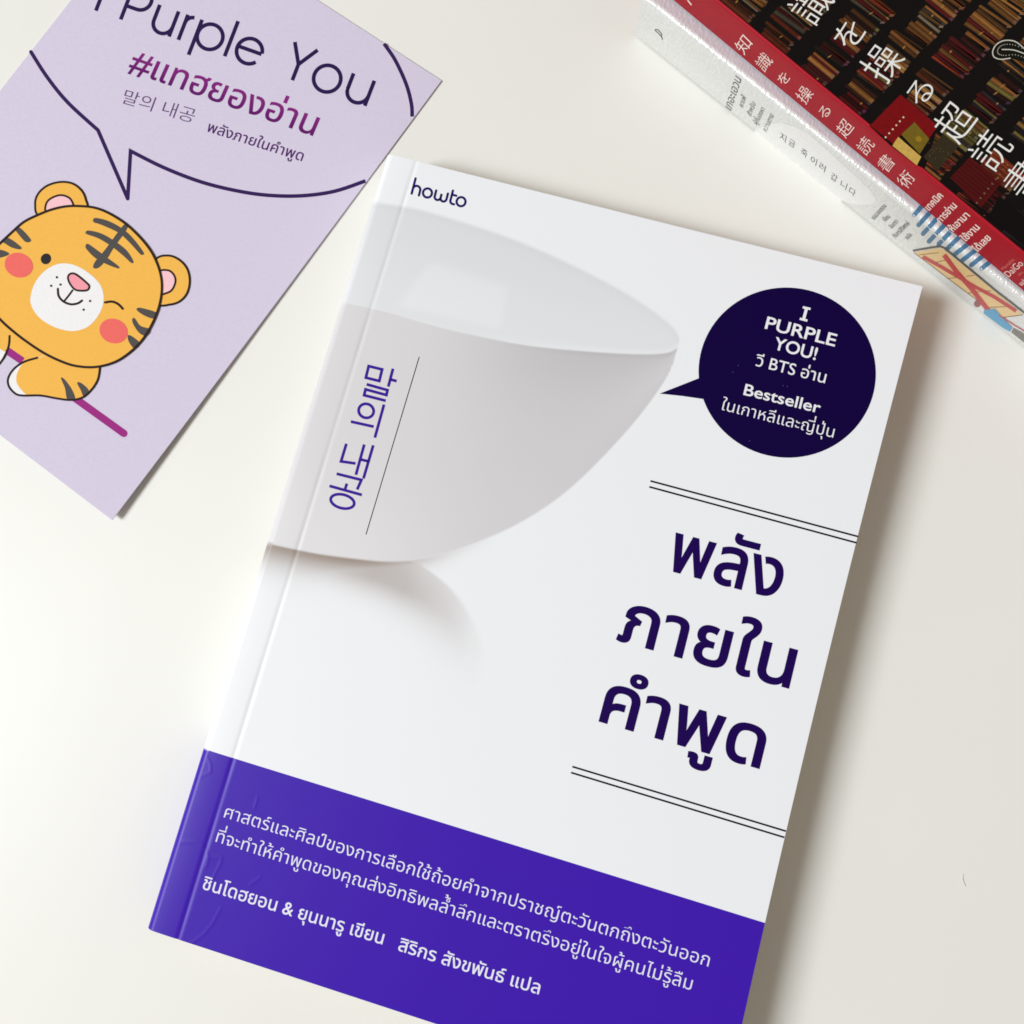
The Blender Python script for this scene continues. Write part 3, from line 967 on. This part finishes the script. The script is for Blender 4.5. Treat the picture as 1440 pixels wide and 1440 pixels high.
s = Sheet(white)
def Z(pts): return [(1280 + x / 7.2, 280 + y / 7.2) for x, y in pts]
BLUE = alb(72, 120, 154)
for (l, u) in (((42, 160), (100, 92)), ((85, 262), (172, 165)), ((130, 350), (245, 225)), ((190, 428), (325, 285)), ((290, 455), (395, 345)),
               ((372, 505), (472, 408)), ((448, 562), (555, 478)), ((528, 618), (632, 540)), ((618, 668), (705, 600)), ((725, 700), (782, 655))):
    l, u = np.array(l, float), np.array(u, float)
    u = u + (u - l) / np.linalg.norm(u - l) * 45
    pts = [l + (u - l) * t for t in np.linspace(0, 1, 10)]
    s.stroke(Z(pts), 6.4, BLUE, 1, cap=False)
    s.poly(ell(*Z([l])[0], 3.2, 3.2, 0, 12), BLUE, 1.2)
s.build('striped_awning', M_WRAPINK, w_spine, wrapped)
s = Sheet(white)
YEL = alb(234, 200, 140); DK = alb(84, 80, 74); REDL = alb(196, 54, 62); BRN = alb(120, 84, 60)
s.poly(Z([(40, 538), (170, 515), (290, 495), (340, 510), (600, 720), (870, 945), (1140, 1165), (930, 1195), (700, 1035), (480, 872), (250, 695)]), YEL, 2, limit=14)
s.stroke(Z([(28, 520), (170, 495), (300, 475), (345, 490), (600, 700), (870, 925), (1152, 1145), (1300, 1260)]), 2.9, DK, 3, cap=False)
s.stroke(Z([(40, 540), (250, 697), (480, 874), (700, 1037), (930, 1197), (1140, 1170)]), 1.0, BRN, 3.2, cap=False)
for pts in ([(90, 562), (290, 540)], [(250, 640), (410, 605)], [(380, 802), (470, 792)], [(590, 950), (690, 935)], [(700, 935), (820, 925)], [(570, 780), (650, 768)], [(800, 1095), (990, 1085)]):
    s.stroke(Z(pts), 0.9, BRN, 3, cap=False)
s.stroke(Z([(345, 562), (470, 730), (620, 900), (790, 1120)]), 6.6, REDL, 4, cap=False)
s.stroke(Z([(130, 580), (330, 690), (500, 790), (650, 880), (850, 985), (1075, 1130)]), 5.0, REDL, 4.3, cap=False)
s.poly(Z(ell(682, 1055, 34, 36, 0, 20)), alb(150, 84, 80), 4.5)
s.poly(Z([(750, 1118), (860, 1105), (960, 1218), (1035, 1298), (1012, 1338), (940, 1300), (800, 1195), (745, 1152)]), alb(86, 158, 198), 5, limit=14)
s.stroke(Z([(900, 1170), (1020, 1250), (1160, 1335)]), 1.6, REDL, 5.2, cap=False)
s.poly(Z([(1045, 1300), (1160, 1365), (1300, 1480), (1180, 1470), (1025, 1345)]), alb(120, 116, 108), 4.2, limit=14)
s.build('table_picture', M_WRAPINK, w_spine, wrapped)

# ------------------------------------------------------------------ red-spined book on top of it
a2, b2 = Flat(T1 + 0.0002).hit([(947, 2), (1440, 411.5)])
D2 = (b2 - a2) / np.linalg.norm(b2 - a2)
N2 = np.array([D2[1], -D2[0], 0.0])
if N2[1] > 0: N2 = -N2
A2 = math.atan2(D2[1], D2[0])
a2s = a2 - D2 * 0.022
L2, W2, R2 = 0.205, 0.132, 0.0006
Z0, Z1 = T1 + 0.0002, T1 + T2
red = thing('red_spined_book', 'red spined book with a dark bookshelf photo cover, topmost of the stack', 'book', a2s + D2 * L2 / 2 - N2 * W2 / 2)
red.location.z = Z0
V, F, k = lying_shell(L2, W2, Z1, Z0, R2, a2s, D2, N2)
prof_i = np.arange(len(V)) % k
for nm, sel, mt in (('spine', prof_i < nsp, M_RED), ('front_cover', prof_i >= nsp - 1, M_DARK)):
    keep = np.where(sel)[0]
    remap = -np.ones(len(V), int); remap[keep] = np.arange(len(keep))
    Fs = F[np.all(sel[F], axis=1)]
    c = np.tile((*alb(15, 12, 11), 1.0), (len(keep), 1))
    ob = place(mesh_np(nm, V[keep], remap[Fs], c, [mt], red, smooth=True), red)
    if nm == 'spine': r_spine = ob
    else: r_cover = ob
box('page_block', (L2 - 0.001, W2 - 0.004, T2 - 0.0022), M_PAGES, red, local(red, [*mid(a2s, D2, N2, L2, W2, 0.0)[:2], (Z0 + Z1) / 2]), A2)
box('back_cover', (L2, W2 - 0.001, 0.0004), M_RED, red, local(red, [*mid(a2s, D2, N2, L2, W2, 0.0)[:2], Z0 + 0.0003]), A2)

spine2 = Upright(a2s, N2)
s = Sheet(spine2)
PALE = alb(246, 226, 216)
sdir = np.array([0.776, 0.631]); sup = np.array([0.60, -0.80])
def upright_char(sheet, ch, c, size, col, layer, bold=0.0, thin=0.0, d=None, squash=1.0):
    """Vertical writing: the character's foot points down the spine."""
    dn = np.array(d if d is not None else (0.79, 0.61)); dn = dn / np.linalg.norm(dn)
    rt = np.array([dn[1], -dn[0]])                      # reading right, away from the viewer
    c = np.array(c, float)
    foot = c + dn * size * 0.46
    sheet.text(ch, tuple(foot - rt * size * 0.46 * squash), tuple(foot + rt * size * 0.46 * squash), size * 0.92, col, bold, layer, '知', thin)
for ch, c in zip('知識を操る超読書術', ((1044, 63), (1073, 87), (1101, 110), (1130, 133), (1158.5, 157), (1187, 180), (1216, 204.5), (1245, 229), (1273, 251.5))):
    sz = 17 if ch in 'をる' else 22
    upright_char(s, ch, c, sz, PALE, 1, 0, 0.006, squash=1.0)
s.stroke([(967, 0), (972.5, 7)], 1.8, PALE, 1, cap=False)
s.build('title_lettering', M_INK, r_spine, red)
s = Sheet(spine2)
for tx, p0, p1 in (('เทคนิค', (1307.0, 296.5), (1327, 276)), ('การอ่าน', (1323, 314), (1346.5, 290)), ('ให้เอามา', (1337.5, 329), (1364.5, 303.5)),
                   ('ใช้งาน', (1358, 340), (1378.5, 320.5)), ('ได้เลย', (1374, 355), (1394.5, 335.5))):
    s.text(tx, p0, p1, 8.0, PALE, 0.018, 1)
s.build('subtitle_lettering', M_INK, r_spine, red)
s = Sheet(spine2)
s.text('Mentalist', (1411, 380), (1427.5, 365.5), 4.6, alb(214, 120, 108), 0, 1, 'M')
s.text('DaiGo', (1419, 390), (1440, 371.5), 9.6, PALE, 0, 1, 'D', 0.004)
s.text('เขียน', (1433.5, 388), (1439, 383.5), 2.8, alb(214, 130, 118), 0, 1)
s.text('แปล', (1437, 402), (1446, 394), 5, PALE, 0.01, 1)
s.build('author_lettering', M_INK, r_spine, red)

# --- the printed photograph of bookshelves on its cover
top2 = Flat(Z1)
s = Sheet(top2)
rnd = random.Random(11)
def st(sv, tv): return a2 + D2 * sv - N2 * tv
def book_quad(s0, s1, t0, t1, col, layer, skew=0.0):
    P = np.array([st(s0, t0), st(s1, t0 + skew), st(s1, t1 + skew), st(s0, t1)])
    P[:, 2] = Z1
    s._add(P, [(0, 1, 2), (0, 2, 3)], col, layer)
PAL = [(70, 34, 18), (96, 58, 28), (120, 78, 38), (62, 14, 14), (110, 70, 34), (100, 40, 22), (84, 74, 36), (34, 28, 32), (96, 84, 66), (50, 26, 18), (40, 18, 16), (132, 96, 52), (46, 36, 30), (70, 18, 20)]
def s_of(px): return float((top2.hit([px])[0] - a2) @ D2)
gaps = [s_of(p) for p in ((1000, -8), (1060, 37), (1113, 79), (1171, 125), (1219, 168), (1272, 212), (1330, 258), (1396, 312), (1450, 352))]
gaps = [gaps[0] - 0.012] + gaps
while gaps[-1] < L2 - 0.022 - 0.016: gaps.append(gaps[-1] + 0.0125)
for g0, g1 in zip(gaps[:-1], gaps[1:]):
    lo, hi = g0 + 0.0012, g1 - 0.0013
    t = R2 + 0.0002
    while t < W2 - 0.012:
        if rnd.random() < 0.07:
            t += rnd.uniform(0.002, 0.005); continue
        run = rnd.randint(3, 9)
        base = rnd.choice(PAL); hh = rnd.uniform(0.72, 1.0)
        for _ in range(run):
            w = rnd.uniform(0.0005, 0.0015)
            c = base if rnd.random() < 0.55 else rnd.choice(PAL)
            f = rnd.uniform(0.5, 1.15)
            col = alb(*[min(255, q * f) for q in c])
            h = (hi - lo) * min(1, hh + rnd.uniform(-0.06, 0.03))
            s1 = hi - rnd.uniform(0, 0.0006)
            sk = rnd.choice((0, 0, 0, 0.0007))
            book_quad(s1 - h, s1, t, t + w * 0.92, col, 1, sk)
            e = alb(*[min(255, q * f * 1.5) for q in c])
            book_quad(s1 - h, s1 - 0.0004, t + w * 0.35, t + w * 0.48, e, 1.5, sk)
            if rnd.random() < 0.6:
                tip = alb(*[min(255, q * 0.7 + 46 * rnd.uniform(0.6, 1.2)) for q in c])
                book_quad(s1 - 0.0009, s1 - 0.0001, t + w * 0.15, t + w * 0.8, tip, 1.8, sk)
            if rnd.random() < 0.14:
                q = rnd.uniform(0.25, 0.7) * h
                book_quad(s1 - q - 0.0004, s1 - q, t + w * 0.1, t + w * 0.85, alb(150, 110, 56), 1.7, sk)
            t += w
        t += rnd.uniform(0.0, 0.0012)
def Y4(pts): return [(1140 + x / 4.8, y / 4.8) for x, y in pts]
s.poly(Y4([(395, 850), (600, 635), (860, 850), (770, 1140), (700, 1110), (540, 985)]), alb(14, 10, 10), 2.4)
s.poly(Y4([(400, 848), (605, 640), (860, 850), (780, 960), (690, 830), (610, 910), (560, 975)]), alb(122, 12, 18), 3)
s.poly(Y4([(610, 910), (700, 825), (800, 940), (735, 1040)]), alb(116, 96, 28), 4)
s.poly(Y4([(550, 985), (590, 925), (745, 1060), (715, 1118)]), alb(206, 168, 84), 4.4)
s.poly(ell(*Y4([(728, 940)])[0], 4.2, 4.2, 0, 16), alb(150, 120, 30), 4.6)
s.poly(Y4([(760, 1060), (890, 910), (1000, 985), (850, 1160)]), alb(52, 44, 28), 4)
for i in range(14):
    x, y = 790 + rnd.uniform(0, 150), 1000 + rnd.uniform(-40, 90)
    s.poly(ell(*Y4([(x, y)])[0], 0.9, 0.6, rnd.uniform(0, 90), 8), alb(92, 80, 50), 4.5)
for i in range(6):
    s.poly(ell(*Y4([(505 + i * 24, 928 - i * 27)])[0], 1.4, 1.4, 0, 10), alb(226, 202, 168), 4)
s.poly(Y4([(940, 1200), (1075, 1060), (1290, 1230), (1150, 1400)]), alb(82, 14, 16), 2.4)
for i in range(7):
    a = np.array((950 + i * 18, 1190 - i * 18.0)); s.stroke(Y4([a, a + (205, 165)]), 0.9, alb(40, 8, 10), 2.8, cap=False)
for i in range(9):
    s.poly(ell(*Y4([(1120 + i * 26, 1370 - i * 32)])[0], 1.6, 1.2, 40, 10), alb(112, 92, 66), 3)
s.poly([(1340, 268), (1446, 350), (1460, 320), (1404, 276), (1392, 300)], alb(12, 9, 9), 2.6)
curl = smooth(Y4([(1440, 330), (1380, 283), (1310, 275), (1255, 300), (1228, 345), (1235, 385), (1280, 402), (1345, 395)]))
s.poly(smooth(Y4([(1480, 330), (1380, 283), (1310, 275), (1255, 300), (1228, 345), (1235, 385), (1280, 402), (1345, 395), (1480, 420)]), True), alb(18, 20, 14), 4)
s.stroke(curl, 1.5, alb(214, 208, 194), 5)
s.stroke(smooth(Y4([(1290, 336), (1370, 340), (1460, 372)])), 1.4, alb(216, 212, 200), 5)
for q in smooth(Y4([(1460, 345), (1380, 308), (1310, 302), (1268, 325), (1262, 360), (1300, 376), (1380, 372), (1450, 395)]), n=4):
    s.poly(ell(q[0], q[1], 0.7, 0.7, 0, 8), alb(190, 182, 160), 5)
s.build('bookshelf_picture', M_DARK, r_cover, red)

s = Sheet(top2)
CW = alb(232, 230, 224)
for ch, c, sz in (('識', (1139, 3), 53), ('を', (1193, 46), 41), ('操', (1239, 86), 52), ('る', (1292, 128), 37), ('超', (1341, 170), 52), ('読', (1391, 209), 52), ('書', (1438, 251), 52)):
    upright_char(s, ch, c, sz, CW, 6.5, 0, 0.008, d=(0.80, 0.60), squash=0.98)
s.build('cover_lettering', M_INK, r_cover, red)
